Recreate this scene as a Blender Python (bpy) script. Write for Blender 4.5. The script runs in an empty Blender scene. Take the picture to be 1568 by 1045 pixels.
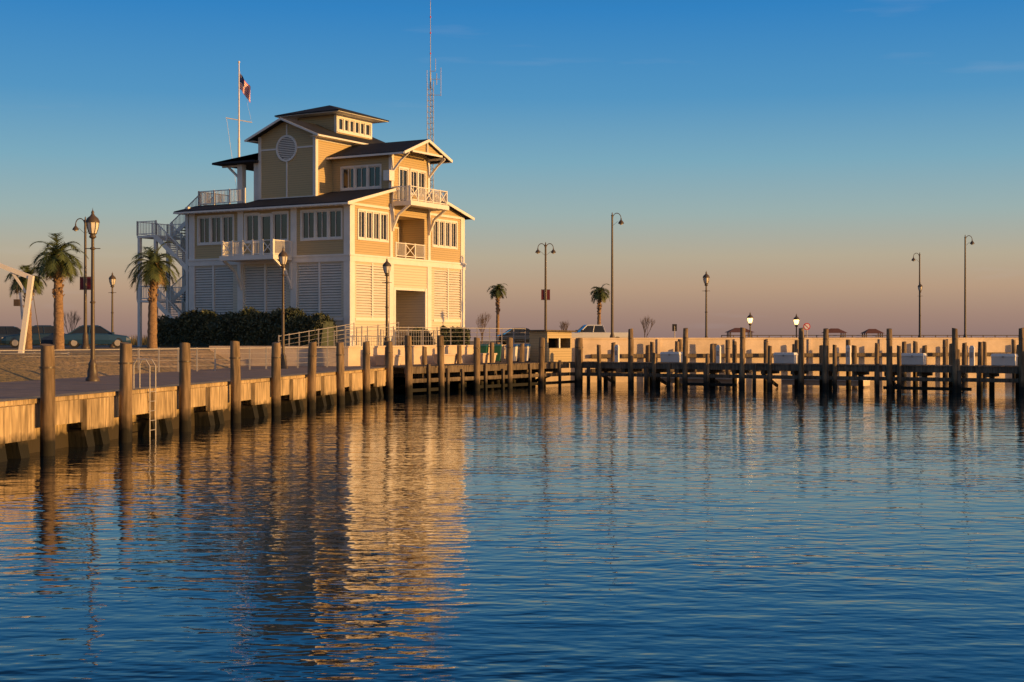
import bpy, bmesh, math, random
from mathutils import Vector, Matrix
random.seed(7)
S = bpy.context.scene
R = random.random
def U(a, b): return a + (b - a) * random.random()
def lin(r, g, b):
    def f(c):
        c /= 255.0
        return c / 12.92 if c <= 0.04045 else ((c + 0.055) / 1.055) ** 2.4
    return (f(r), f(g), f(b), 1)

# ------------------------------------------------------------------ materials
def newmat(name):
    m = bpy.data.materials.new(name); m.use_nodes = True
    nt = m.node_tree; b = nt.nodes['Principled BSDF']
    return m, nt, b
def mat(name, col, rough=0.7, var=0.18, scale=2.0, bump=0.0, bscale=None, metal=0.0, spec=None, stretch=(1, 1, 1), emit=None, trans=None):
    m, nt, b = newmat(name)
    N = nt.nodes; L = nt.links
    tc = N.new('ShaderNodeTexCoord'); mp = N.new('ShaderNodeMapping'); mp.inputs['Scale'].default_value = stretch
    L.new(tc.outputs['Object'], mp.inputs[0])
    no = N.new('ShaderNodeTexNoise'); no.inputs['Scale'].default_value = scale; no.inputs['Detail'].default_value = 6; no.inputs['Roughness'].default_value = .65
    L.new(mp.outputs[0], no.inputs['Vector'])
    cr = N.new('ShaderNodeValToRGB')
    cr.color_ramp.elements[0].position = 0.3; cr.color_ramp.elements[1].position = 0.7
    cr.color_ramp.elements[0].color = tuple(c * (1 - var) for c in col[:3]) + (1,)
    cr.color_ramp.elements[1].color = tuple(min(1, c * (1 + var)) for c in col[:3]) + (1,)
    L.new(no.outputs[0], cr.inputs[0]); L.new(cr.outputs[0], b.inputs['Base Color'])
    b.inputs['Roughness'].default_value = rough; b.inputs['Metallic'].default_value = metal
    if spec is not None: b.inputs['Specular IOR Level'].default_value = spec
    if bump:
        n2 = N.new('ShaderNodeTexNoise'); n2.inputs['Scale'].default_value = bscale or scale * 6; n2.inputs['Detail'].default_value = 4
        L.new(mp.outputs[0], n2.inputs['Vector'])
        bp = N.new('ShaderNodeBump'); bp.inputs['Strength'].default_value = bump; bp.inputs['Distance'].default_value = .05
        L.new(n2.outputs[0], bp.inputs['Height']); L.new(bp.outputs[0], b.inputs['Normal'])
    if emit:
        b.inputs['Emission Color'].default_value = emit[0]; b.inputs['Emission Strength'].default_value = emit[1]
    return m
def siding(name, col, pitch=0.17):
    m, nt, b = newmat(name); N = nt.nodes; L = nt.links
    tc = N.new('ShaderNodeTexCoord'); sp = N.new('ShaderNodeSeparateXYZ'); L.new(tc.outputs['Object'], sp.inputs[0])
    d = N.new('ShaderNodeMath'); d.operation = 'DIVIDE'; d.inputs[1].default_value = pitch; L.new(sp.outputs[2], d.inputs[0])
    fr = N.new('ShaderNodeMath'); fr.operation = 'FRACT'; L.new(d.outputs[0], fr.inputs[0])
    inv = N.new('ShaderNodeMath'); inv.operation = 'SUBTRACT'; inv.inputs[0].default_value = 1; L.new(fr.outputs[0], inv.inputs[1])
    bp = N.new('ShaderNodeBump'); bp.inputs['Strength'].default_value = .8; bp.inputs['Distance'].default_value = .02
    L.new(inv.outputs[0], bp.inputs['Height']); L.new(bp.outputs[0], b.inputs['Normal'])
    cr = N.new('ShaderNodeValToRGB'); cr.color_ramp.elements[0].position = .02; cr.color_ramp.elements[1].position = .16
    cr.color_ramp.elements[0].color = tuple(c * .55 for c in col) + (1,); cr.color_ramp.elements[1].color = tuple(col) + (1,)
    L.new(fr.outputs[0], cr.inputs[0])
    no = N.new('ShaderNodeTexNoise'); no.inputs['Scale'].default_value = .9; no.inputs['Detail'].default_value = 6
    mr = N.new('ShaderNodeMapRange'); mr.inputs[3].default_value = .82; mr.inputs[4].default_value = 1.14
    L.new(no.outputs[0], mr.inputs[0])
    mx = N.new('ShaderNodeVectorMath'); mx.operation = 'SCALE'; L.new(cr.outputs[0], mx.inputs[0]); L.new(mr.outputs[0], mx.inputs['Scale'])
    L.new(mx.outputs[0], b.inputs['Base Color']); b.inputs['Roughness'].default_value = .6
    return m
def piling_mat(name, col, wet, w0=.05, w1=.35):
    m, nt, b = newmat(name); N = nt.nodes; L = nt.links
    tc = N.new('ShaderNodeTexCoord'); mp = N.new('ShaderNodeMapping'); mp.inputs['Scale'].default_value = (6, 6, .7)
    g = N.new('ShaderNodeNewGeometry'); L.new(g.outputs['Position'], mp.inputs[0])
    no = N.new('ShaderNodeTexNoise'); no.inputs['Scale'].default_value = 1.6; no.inputs['Detail'].default_value = 7; L.new(mp.outputs[0], no.inputs['Vector'])
    cr = N.new('ShaderNodeValToRGB'); cr.color_ramp.elements[0].position = .3; cr.color_ramp.elements[1].position = .72
    cr.color_ramp.elements[0].color = tuple(c * .45 for c in col) + (1,); cr.color_ramp.elements[1].color = tuple(c * 1.4 for c in col) + (1,)
    L.new(no.outputs[0], cr.inputs[0])
    sp = N.new('ShaderNodeSeparateXYZ'); L.new(g.outputs['Position'], sp.inputs[0])
    nb = N.new('ShaderNodeTexNoise'); nb.inputs['Scale'].default_value = .55; nb.inputs['Detail'].default_value = 3; L.new(g.outputs['Position'], nb.inputs['Vector'])
    mb_ = N.new('ShaderNodeMapRange'); mb_.inputs[1].default_value = .3; mb_.inputs[2].default_value = .7; mb_.inputs[3].default_value = .68; mb_.inputs[4].default_value = 1.2; L.new(nb.outputs[0], mb_.inputs[0])
    sv = N.new('ShaderNodeVectorMath'); sv.operation = 'SCALE'; L.new(cr.outputs[0], sv.inputs[0]); L.new(mb_.outputs[0], sv.inputs['Scale'])
    n2 = N.new('ShaderNodeTexNoise'); n2.inputs['Scale'].default_value = 3; L.new(g.outputs['Position'], n2.inputs['Vector'])
    ad = N.new('ShaderNodeMath'); ad.operation = 'MULTIPLY_ADD'; ad.inputs[1].default_value = -.5; L.new(n2.outputs[0], ad.inputs[0]); L.new(sp.outputs[2], ad.inputs[2])
    mr = N.new('ShaderNodeMapRange'); mr.inputs[1].default_value = w0; mr.inputs[2].default_value = w1; L.new(ad.outputs[0], mr.inputs[0])
    mx = N.new('ShaderNodeMix'); mx.data_type = 'RGBA'; mx.inputs[6].default_value = tuple(wet) + (1,)
    L.new(mr.outputs[0], mx.inputs[0]); L.new(sv.outputs[0], mx.inputs[7]); L.new(mx.outputs[2], b.inputs['Base Color'])
    bp = N.new('ShaderNodeBump'); bp.inputs['Strength'].default_value = .6; bp.inputs['Distance'].default_value = .03
    L.new(no.outputs[0], bp.inputs['Height']); L.new(bp.outputs[0], b.inputs['Normal'])
    b.inputs['Roughness'].default_value = .85; b.inputs['Specular IOR Level'].default_value = .25
    return m

M = {}
M['white'] = mat('white_painted_trim', (.78, .75, .70), .5, .07, 1.2)
M['louver'] = mat('louver_paint', (.72, .68, .62), .55, .08, .8)
M['siding'] = siding('khaki_siding', (.52, .395, .205))
M['siding2'] = siding('cream_siding', (.70, .62, .48), .2)
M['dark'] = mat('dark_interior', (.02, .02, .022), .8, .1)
M['roof'] = mat('dark_metal_roof', (.03, .033, .042), .85, .25, .6, .15, 8, spec=.15)
M['glass'] = mat('window_glass', (.015, .02, .025), .06, .3, .8, spec=.8)
M['pile'] = piling_mat('weathered_piling', (.25, .18, .11), (.02, .019, .015), .1, .55)
M['timber'] = piling_mat('dock_timber', (.16, .125, .09), (.018, .018, .014), .1, .5)
M['conc'] = piling_mat('bulkhead_concrete', (.52, .39, .22), (.05, .04, .025), .12, .4)
M['seawall'] = mat('seawall_concrete', (.62, .50, .38), .85, .2, .5, .25, 9, stretch=(1, 1, 1.5))
M['paver'] = mat('promenade_pavers', (.22, .16, .13), .85, .25, 1.3, .3, 14)
M['asph'] = mat('asphalt', (.06, .06, .06), .9, .2, 1.2, .2, 20)
M['bronze'] = mat('bronze_lamp_paint', (.085, .06, .035), .45, .2, 3)
M['lglass'] = mat('lantern_glass', (.75, .7, .6), .25, .05, 2)
M['lit'] = mat('lit_lantern_glass', (.8, .7, .5), .4, .05, 2, emit=((1, .62, .22, 1), 4.0))
M['galv'] = mat('galvanised_metal', (.42, .39, .36), .5, .12, 3, metal=.3)
M['red'] = mat('banner_red', (.12, .012, .02), .7, .1)
M['flagw'] = mat('flag_white', (.8, .8, .8), .8, .05)
M['flagb'] = mat('flag_blue', (.03, .04, .16), .8, .05)
M['flagr'] = mat('flag_red', (.6, .04, .05), .8, .05)
M['trunk'] = mat('palm_trunk', (.28, .175, .095), .9, .45, 5, .9, 16, stretch=(1, 1, 2.2))
M['frond'] = mat('palm_frond', (.075, .10, .025), .6, .4, 1.3)
M['frond2'] = mat('palm_frond_dry', (.22, .15, .06), .7, .3, 1.3)
M['leaf'] = mat('hedge_leaf', (.045, .06, .03), .6, .45, 1.0)
M['leaf2'] = mat('hedge_leaf_light', (.08, .09, .04), .6, .4, 1.0)
M['bark'] = mat('twig_bark', (.13, .09, .06), .9, .2)
M['green'] = mat('green_plastic', (.02, .12, .07), .5, .1)
M['blue'] = mat('blue_plastic', (.05, .14, .3), .5, .1)
M['rubber'] = mat('tyre_rubber', (.02, .02, .02), .8, .1)
M['brown'] = mat('brown_roofing', (.16, .06, .035), .8, .2)
M['grass'] = mat('dune_grass', (.20, .16, .07), .9, .4, .8)

# ------------------------------------------------------------------ mesh builder
class MB:
    def __init__(s): s.v = []; s.f = []; s.m = []; s.sm = []
    def add(s, vs, fs, mat=0, smooth=False):
        o = len(s.v); s.v += [tuple(v) for v in vs]
        for f in fs:
            s.f.append(tuple(o + i for i in f)); s.m.append(mat); s.sm.append(smooth)
    BF = [(0, 3, 2, 1), (4, 5, 6, 7), (0, 1, 5, 4), (1, 2, 6, 5), (2, 3, 7, 6), (3, 0, 4, 7)]
    def hexa(s, c, mat=0): s.add(c, MB.BF, mat)
    def box(s, x0, x1, y0, y1, z0, z1, mat=0):
        s.hexa([(x0, y0, z0), (x1, y0, z0), (x1, y1, z0), (x0, y1, z0), (x0, y0, z1), (x1, y0, z1), (x1, y1, z1), (x0, y1, z1)], mat)
    def beam(s, p, q, w, h, mat=0, up=(0, 0, 1)):
        p = Vector(p); q = Vector(q); d = (q - p).normalized(); up = Vector(up)
        if abs(d.dot(up)) > .99: up = Vector((0, 1, 0))
        sd = d.cross(up).normalized() * w / 2; u = sd.cross(d).normalized() * h / 2
        s.hexa([p - sd - u, p + sd - u, q + sd - u, q - sd - u, p - sd + u, p + sd + u, q + sd + u, q - sd + u], mat)
    def cyl(s, p, q, r0, r1=None, n=10, mat=0, caps=True, smooth=True):
        if r1 is None: r1 = r0
        p = Vector(p); q = Vector(q); d = (q - p).normalized()
        a = Vector((1, 0, 0)) if abs(d.x) < .9 else Vector((0, 1, 0))
        x = d.cross(a).normalized(); y = d.cross(x)
        vs = []
        for (c, r) in ((p, r0), (q, r1)):
            for i in range(n):
                t = 2 * math.pi * i / n; vs.append(c + x * (math.cos(t) * r) + y * (math.sin(t) * r))
        s.add(vs, [(i, i + n, (i + 1) % n + n, (i + 1) % n)[::-1] for i in range(n)], mat, smooth)
        if caps:
            s.add(vs[n:], [tuple(range(n))], mat); s.add(vs[:n], [tuple(range(n))[::-1]], mat)
    def lathe(s, c, prof, n=12, mat=0, smooth=True):
        vs = []
        for (r, z) in prof:
            for i in range(n):
                t = 2 * math.pi * i / n; vs.append((c[0] + math.cos(t) * r, c[1] + math.sin(t) * r, c[2] + z))
        fs = []
        for k in range(len(prof) - 1):
            for i in range(n):
                fs.append((k * n + i, k * n + (i + 1) % n, (k + 1) * n + (i + 1) % n, (k + 1) * n + i))
        s.add(vs, fs, mat, smooth)
    def tube(s, pts, r, n=8, mat=0):
        for a, b in zip(pts[:-1], pts[1:]): s.cyl(a, b, r, r, n, mat)
    def slab(s, top, th, mat=0):
        s.hexa([(x, y, z - th) for x, y, z in top] + list(top), mat)
    def obj(s, name, mats, parent=None, loc=(0, 0, 0), rot=0, bevel=0):
        me = bpy.data.meshes.new(name); me.from_pydata(s.v, [], s.f); me.update()
        for k in mats: me.materials.append(M[k] if isinstance(k, str) else k)
        me.polygons.foreach_set('material_index', s.m); me.polygons.foreach_set('use_smooth', s.sm)
        o = bpy.data.objects.new(name, me); S.collection.objects.link(o)
        o.location = loc; o.rotation_euler = (0, 0, rot)
        if parent: o.parent = parent
        if bevel:
            b = o.modifiers.new('bevel', 'BEVEL'); b.width = bevel; b.segments = 2; b.limit_method = 'ANGLE'
        return o
def empty(name, loc=(0, 0, 0), rot=0):
    e = bpy.data.objects.new(name, None); S.collection.objects.link(e); e.location = loc; e.rotation_euler = (0, 0, rot); e.empty_display_size = .5
    return e
class Face:
    def __init__(s, org, u, n): s.o = Vector(org); s.u = Vector(u); s.n = Vector(n)
    def P(s, a, d, z):
        p = s.o + s.u * a + s.n * d; return (p.x, p.y, z)
    def box(s, mb, s0, s1, d0, d1, z0, z1, mat=0):
        mb.hexa([s.P(s0, d0, z0), s.P(s1, d0, z0), s.P(s1, d1, z0), s.P(s0, d1, z0), s.P(s0, d0, z1), s.P(s1, d0, z1), s.P(s1, d1, z1), s.P(s0, d1, z1)], mat)
    def wall(s, mb, s0, s1, z0, z1, th, ops, mat=0):
        xs = sorted({s0, s1, *[o[0] for o in ops], *[o[1] for o in ops]}); zs = sorted({z0, z1, *[o[2] for o in ops], *[o[3] for o in ops]})
        for a, b in zip(xs[:-1], xs[1:]):
            for c, d in zip(zs[:-1], zs[1:]):
                m1 = (a + b) / 2; m2 = (c + d) / 2
                if any(o[0] < m1 < o[1] and o[2] < m2 < o[3] for o in ops): continue
                s.box(mb, a, b, -th, 0, c, d, mat)
    def windows(s, fr, gl, s0, s1, z0, z1, n, panes=2, trim=.13, hbar=None):
        s.box(fr, s0 - trim, s0, -.14, .06, z0 - trim, z1 + trim); s.box(fr, s1, s1 + trim, -.14, .06, z0 - trim, z1 + trim)
        s.box(fr, s0, s1, -.14, .062, z1, z1 + trim * 1.15); s.box(fr, s0, s1, -.14, .09, z0 - trim, z0)
        w = (s1 - s0) / n
        for i in range(n):
            a = s0 + i * w; b = a + w
            if i: s.box(fr, a - .08, a + .08, -.14, .05, z0, z1)
            a2 = a + (.08 if i else 0); b2 = b - (.08 if i < n - 1 else 0)
            s.box(fr, a2, a2 + .06, -.12, -.02, z0, z1); s.box(fr, b2 - .06, b2, -.12, -.02, z0, z1)
            s.box(fr, a2 + .06, b2 - .06, -.12, -.02, z0, z0 + .09); s.box(fr, a2 + .06, b2 - .06, -.12, -.02, z1 - .07, z1)
            for k in range(1, panes):
                c = a2 + .06 + (b2 - a2 - .12) * k / panes
                s.box(fr, c - .025, c + .025, -.115, -.04, z0 + .09, z1 - .07)
            if hbar: 
                zz = z0 + (z1 - z0) * hbar; s.box(fr, a2 + .06, b2 - .06, -.112, -.045, zz - .02, zz + .02)
        s.box(gl, s0, s1, -.13, -.10, z0, z1)
    def louvers(s, mb, s0, s1, z0, z1, pitch=.19):
        z = z0 + .01
        while z < z1 - .1:
            mb.hexa([s.P(s0, -.10, z + .13), s.P(s1, -.10, z + .13), s.P(s1, .0, z), s.P(s0, .0, z),
                     s.P(s0, -.10, z + .165), s.P(s1, -.10, z + .165), s.P(s1, .0, z + .04), s.P(s0, .0, z + .04)])
            z += pitch
def rail(mb, p, q, z0, z1=None, h=1.07, kind='picket', step=.14, post=.1, mat=0, postspace=1.6):
    if z1 is None: z1 = z0
    p = Vector((p[0], p[1], z0)); q = Vector((q[0], q[1], z1)); L = (q - p).length; n = max(1, round(L / postspace))
    up = Vector((0, 0, 1)); k_ = post / .1
    for i in range(n + 1):
        c = p.lerp(q, i / n); mb.beam(c, c + up * (h + .06), post, post, mat)
    mb.beam(p + up * h, q + up * h, .08 * k_, .06 * k_, mat)
    if kind != 'cable': mb.beam(p + up * .12, q + up * .12, .05, .06, mat)
    if kind == 'picket':
        k = int(L / step)
        for i in range(1, k):
            c = p.lerp(q, i / k); mb.beam(c + up * .12, c + up * h, .035, .035, mat)
    elif kind == 'x':
        for i in range(n):
            a = p.lerp(q, i / n); b = p.lerp(q, (i + 1) / n)
            if i % 2 == n // 2 % 2:
                mb.beam(a + up * .15, b + up * (h - .04), .05, .06, mat); mb.beam(b + up * .15, a + up * (h - .04), .045, .055, mat)
            else:
                k = max(2, int((b - a).length / step))
                for j in range(1, k):
                    c = a.lerp(b, j / k); mb.beam(c + up * .12, c + up * h, .035, .035, mat)
    elif kind == 'cable':
        for j in range(1, 4):
            mb.cyl(p + up * (h * j / 4), q + up * (h * j / 4), .010, n=5, mat=mat)

# ------------------------------------------------------------------ world, sun, camera
SUN_EL = math.radians(7); SUN_B = math.radians(112)
sd = Vector((math.sin(SUN_B) * math.cos(SUN_EL), math.cos(SUN_B) * math.cos(SUN_EL), math.sin(SUN_EL)))
w = bpy.data.worlds.new("World"); S.world = w; w.use_nodes = True
nt = w.node_tree; N = nt.nodes; L = nt.links
bg = N['Background']
sky = N.new('ShaderNodeTexSky'); sky.sky_type = 'NISHITA'; sky.sun_disc = False; sky.sun_elevation = SUN_EL; sky.sun_rotation = SUN_B
sky.air_density = 1.0; sky.dust_density = 1.2; sky.ozone_density = 2.0
tc = N.new('ShaderNodeTexCoord'); sp = N.new('ShaderNodeSeparateXYZ'); L.new(tc.outputs['Generated'], sp.inputs[0])
ramp = N.new('ShaderNodeValToRGB'); mr = N.new('ShaderNodeMapRange'); mr.inputs[1].default_value = 0; mr.inputs[2].default_value = .8
L.new(sp.outputs[2], mr.inputs[0]); L.new(mr.outputs[0], ramp.inputs[0])
stops = [(0.0, (148, 122, 117)), (.015, (166, 136, 122)), (.035, (188, 158, 132)), (.056, (186, 173, 150)), (.086, (158, 179, 178)), (.122, (124, 172, 193)),
         (.166, (82, 151, 198)), (.225, (46, 131, 197)), (.32, (18, 74, 128)), (.5, (24, 64, 106)), (.8, (78, 108, 142))]
cr = ramp.color_ramp
cr.elements[0].position = 0; cr.elements[0].color = lin(*stops[0][1]); cr.elements[1].position = 1; cr.elements[1].color = lin(*stops[-1][1])
for z, c in stops[1:-1]:
    e = cr.elements.new(z / .8); e.color = lin(*c)
sc = N.new('ShaderNodeVectorMath'); sc.operation = 'SCALE'; sc.inputs['Scale'].default_value = .09; L.new(sky.outputs[0], sc.inputs[0])
mx = N.new('ShaderNodeMix'); mx.data_type = 'RGBA'; mx.inputs[0].default_value = .92
L.new(sc.outputs[0], mx.inputs[6]); L.new(ramp.outputs[0], mx.inputs[7])
dt = N.new('ShaderNodeVectorMath'); dt.operation = 'DOT_PRODUCT'; dt.inputs[1].default_value = sd; L.new(tc.outputs['Generated'], dt.inputs[0])
dm = N.new('ShaderNodeMath'); dm.operation = 'MAXIMUM'; dm.inputs[1].default_value = 0; L.new(dt.outputs['Value'], dm.inputs[0])
dp = N.new('ShaderNodeMath'); dp.operation = 'POWER'; dp.inputs[1].default_value = 3; L.new(dm.outputs[0], dp.inputs[0])
gs = N.new('ShaderNodeVectorMath'); gs.operation = 'SCALE'; gs.inputs[0].default_value = (1.0, .58, .28); L.new(dp.outputs[0], gs.inputs['Scale'])
ga = N.new('ShaderNodeVectorMath'); ga.operation = 'ADD'; L.new(mx.outputs[2], ga.inputs[0]); L.new(gs.outputs[0], ga.inputs[1])
mpc = N.new('ShaderNodeMapping'); mpc.inputs['Scale'].default_value = (2.5, 2.5, 22); L.new(tc.outputs['Generated'], mpc.inputs[0])
nc = N.new('ShaderNodeTexNoise'); nc.inputs['Scale'].default_value = 2.2; nc.inputs['Detail'].default_value = 7; L.new(mpc.outputs[0], nc.inputs['Vector'])
mc = N.new('ShaderNodeMapRange'); mc.inputs[1].default_value = .62; mc.inputs[2].default_value = .85; mc.inputs[4].default_value = .2; L.new(nc.outputs[0], mc.inputs[0])
mx2 = N.new('ShaderNodeMix'); mx2.data_type = 'RGBA'; mx2.inputs[7].default_value = lin(190, 190, 200)
L.new(mc.outputs[0], mx2.inputs[0]); L.new(ga.outputs[0], mx2.inputs[6])
L.new(mx2.outputs[2], bg.inputs[0]); bg.inputs[1].default_value = 1.0
ld = bpy.data.lights.new('sun', 'SUN'); ld.energy = 5.0; ld.angle = math.radians(.6); ld.color = (1, .53, .15)
lo = bpy.data.objects.new('sun', ld); S.collection.objects.link(lo)
lo.rotation_euler = sd.to_track_quat('Z', 'Y').to_euler(); lo.location = (60, -20, 40)
cd = bpy.data.cameras.new('camera'); cam = bpy.data.objects.new('camera', cd); S.collection.objects.link(cam); S.camera = cam
cam.location = (0, 0, 3.1); cam.rotation_euler = (math.radians(90), 0, 0); cd.lens = 50; cd.sensor_width = 36; cd.shift_y = -.0035; cd.clip_end = 20000; cd.clip_start = .1
S.view_settings.view_transform = 'Standard'; S.view_settings.look = 'None'

# ------------------------------------------------------------------ water
m, nt, b = newmat('harbor_water'); N = nt.nodes; L = nt.links
b.inputs['Base Color'].default_value = (.002, .012, .022, 1); b.inputs['Roughness'].default_value = .03; b.inputs['IOR'].default_value = 1.46
tc = N.new('ShaderNodeTexCoord')
def wnoise(scale, sx, sy, det, rot=0):
    mp = N.new('ShaderNodeMapping'); mp.inputs['Scale'].default_value = (sx, sy, 1); mp.inputs['Rotation'].default_value = (0, 0, rot); L.new(tc.outputs['Object'], mp.inputs[0])
    n = N.new('ShaderNodeTexNoise'); n.inputs['Scale'].default_value = scale; n.inputs['Detail'].default_value = det; n.inputs['Roughness'].default_value = .5; L.new(mp.outputs[0], n.inputs['Vector']); return n
n1 = wnoise(2.6, .6, 1.15, 1.6, .2); n2 = wnoise(.7, .6, 1.2, 1.5, -.25); n3 = wnoise(.09, 1, 1.6, 3); n4 = wnoise(6.5, .7, 1.0, 1.0, -.1)
mr3 = N.new('ShaderNodeMapRange'); mr3.inputs[1].default_value = .35; mr3.inputs[2].default_value = .65; mr3.inputs[3].default_value = .010; mr3.inputs[4].default_value = .027; L.new(n3.outputs[0], mr3.inputs[0])
a4 = N.new('ShaderNodeMath'); a4.operation = 'MULTIPLY_ADD'; a4.inputs[1].default_value = .24; L.new(n4.outputs[0], a4.inputs[0]); L.new(n1.outputs[0], a4.inputs[2])
a1b = N.new('ShaderNodeMath'); a1b.operation = 'MULTIPLY'; L.new(a4.outputs[0], a1b.inputs[0]); L.new(mr3.outputs[0], a1b.inputs[1])
a2 = N.new('ShaderNodeMath'); a2.operation = 'MULTIPLY_ADD'; a2.inputs[1].default_value = .022; L.new(n2.outputs[0], a2.inputs[0]); L.new(a1b.outputs[0], a2.inputs[2])
bp = N.new('ShaderNodeBump'); bp.inputs['Strength'].default_value = 1; bp.inputs['Distance'].default_value = 1.0; L.new(a2.outputs[0], bp.inputs['Height']); L.new(bp.outputs[0], b.inputs['Normal'])
M['water'] = m
mb = MB(); mb.add([(-6000, -300, 0), (6000, -300, 0), (6000, 9000, 0), (-6000, 9000, 0)], [(0, 1, 2, 3)]); mb.obj('water', ['water'])

# ------------------------------------------------------------------ land
GZ = 2.4; DZ = 1.5
m, nt, b = newmat('ground_sand_grass'); N = nt.nodes; L = nt.links
tc = N.new('ShaderNodeTexCoord'); n1 = N.new('ShaderNodeTexNoise'); n1.inputs['Scale'].default_value = .12; n1.inputs['Detail'].default_value = 8; L.new(tc.outputs['Object'], n1.inputs['Vector'])
r1 = N.new('ShaderNodeValToRGB'); r1.color_ramp.elements[0].position = .4; r1.color_ramp.elements[1].position = .6
r1.color_ramp.elements[0].color = (.36, .25, .14, 1); r1.color_ramp.elements[1].color = (.19, .145, .065, 1); L.new(n1.outputs[0], r1.inputs[0]); L.new(r1.outputs[0], b.inputs['Base Color'])
n2 = N.new('ShaderNodeTexNoise'); n2.inputs['Scale'].default_value = 4; n2.inputs['Detail'].default_value = 6; L.new(tc.outputs['Object'], n2.inputs['Vector'])
bp = N.new('ShaderNodeBump'); bp.inputs['Strength'].default_value = .8; bp.inputs['Distance'].default_value = .2; L.new(n2.outputs[0], bp.inputs['Height']); L.new(bp.outputs[0], b.inputs['Normal'])
b.inputs['Roughness'].default_value = .95; M['ground'] = m
D0 = (-20.98, -20); D1 = (-6.35, 77.6); D2 = (3.0, 93.1); D3 = (4.2, 94.9); R2 = (1.2, 96.4); R1 = (-9.1, 79); J1 = (-17, 80); I1 = (-14.5, 76); I0 = (-28.7, -20); J0 = (-33, -20)
WE = (120, 140)
mb = MB()
deck = [D0, D1, D2, D3, R2, R1, J1, I1, I0]
mb.add([(x, y, DZ) for x, y in deck], [tuple(range(len(deck)))])
mb.obj('promenade', ['paver'])
mb = MB()
up = [J0, J1, R1, R2, WE, (500, 140), (500, 270), (-4000, 270), (-4000, -20)]
mb.add([(x, y, GZ) for x, y in up], [tuple(range(len(up)))])
mb.add([(*I0, DZ), (*I1, DZ), (*J1, GZ), (*J0, GZ)], [(0, 1, 2, 3)])
mb.add([(*I1, DZ), (*J1, DZ), (*J1, GZ)], [(0, 1, 2)])
mb.add([(500, 270, GZ), (-4000, 270, GZ), (-4000, 300, -1), (500, 300, -1)], [(0, 1, 2, 3)])
mb.obj('ground', ['ground'])
def strip_wall(name, pts, z0, z1, th, matk, cap=None):
    mb = MB()
    for a, c in zip(pts[:-1], pts[1:]):
        a = Vector(a); c = Vector(c); d = (c - a).normalized(); n = Vector((-d.y, d.x))
        f = Face(a, d, -n); Ln = (c - a).length
        f.box(mb, 0, Ln, -th, 0, z0, z1)
        if cap: f.box(mb, -.02, Ln + .02, -th - .06, .06, z1, z1 + cap)
    return mb.obj(name, [matk])
strip_wall('retaining_wall', [J1, R1, R2], DZ - .2, GZ + .12, .3, 'seawall', .1)
strip_wall('seawall', [(1.6, 96.45), WE], -1.5, 2.98, .35, 'seawall', .1)
mb = MB(); a = Vector((1.6, 96.45)); c = Vector(WE); d = (c - a).normalized(); fw = f = Face(a, d, (d.y, -d.x))
t = 3
while t < 120:
    f.box(mb, t, t + .22, 0.0, .12, -1.4, 2.97); t += 6.1
mb.obj('seawall_buttress', ['seawall'])
mb = MB(); mb.add([(-90, 88, GZ + .004), (-27, 88, GZ + .004), (-24, 104, GZ + .004), (-24, 124, GZ + .004), (-90, 124, GZ + .004)], [(0, 1, 2, 3, 4)])
mb.add([(2, 118, GZ + .004), (40, 118, GZ + .004), (200, 180, GZ + .004), (200, 198, GZ + .004), (2, 136, GZ + .004)], [(0, 1, 2, 3, 4)])
mb.add([(x, y, GZ + .008) for x, y in [(-80, 105.9), (-26, 105.9), (-26, 106.1), (-80, 106.1)]], [(0, 1, 2, 3)], 1)
for i in range(18):
    x = -80 + i * 3; mb.add([(x, 100, GZ + .008), (x + .12, 100, GZ + .008), (x + .12, 105.5, GZ + .008), (x, 105.5, GZ + .008)], [(0, 1, 2, 3)], 1)
mb.obj('road', ['asph', 'white'])

# ------------------------------------------------------------------ left bulkhead
uL = Vector((.1464, .9892)); nL = Vector((.9892, -.1464))
F = Face((-20.98, -20), uL, nL); LL = 98.6
mb = MB()
F.box(mb, 0, LL, -.6, .06, 1.38, 1.503, 0)
F.box(mb, 0, LL, -.6, .0, .72, 1.38, 0)
F.box(mb, 0, LL, -.95, -.5, -2, .72, 0)
mb.obj('bulkhead', ['conc'])
mb = MB()
kY = [37.3 + 4.8 * k for k in range(-11, 9)]
for y in kY:
    s = (y - (-20)) / uL.y
    j = U(-.15, .15)
    F.box(mb, s - 2.2 + j, s - .35, .0, .16, .52 + U(-.07, .05), 1.36, 0)
    F.box(mb, s - 4.3 + j, s - 2.45 + j, .0, .08, .74, 1.37, 1)
    F.box(mb, s - 2.43 + j, s - 2.22 + j, .0, .05, .72, 1.36, 2)
    for q in (s - 1.9 + j, s - .8 + U(-.1, .1)):
        mb.hexa([F.P(q, -.49, -.8), F.P(q + .34, -.49, -.8), F.P(q + .34, .25, -.8), F.P(q, .25, -.8),
                 F.P(q - .1, -.49, .5), F.P(q + .44, -.49, .5), F.P(q + .44, -.02, .5), F.P(q - .1, -.02, .5)], 2)
mb.obj('bulkhead_fender', ['conc', 'conc', 'timber'])
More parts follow.
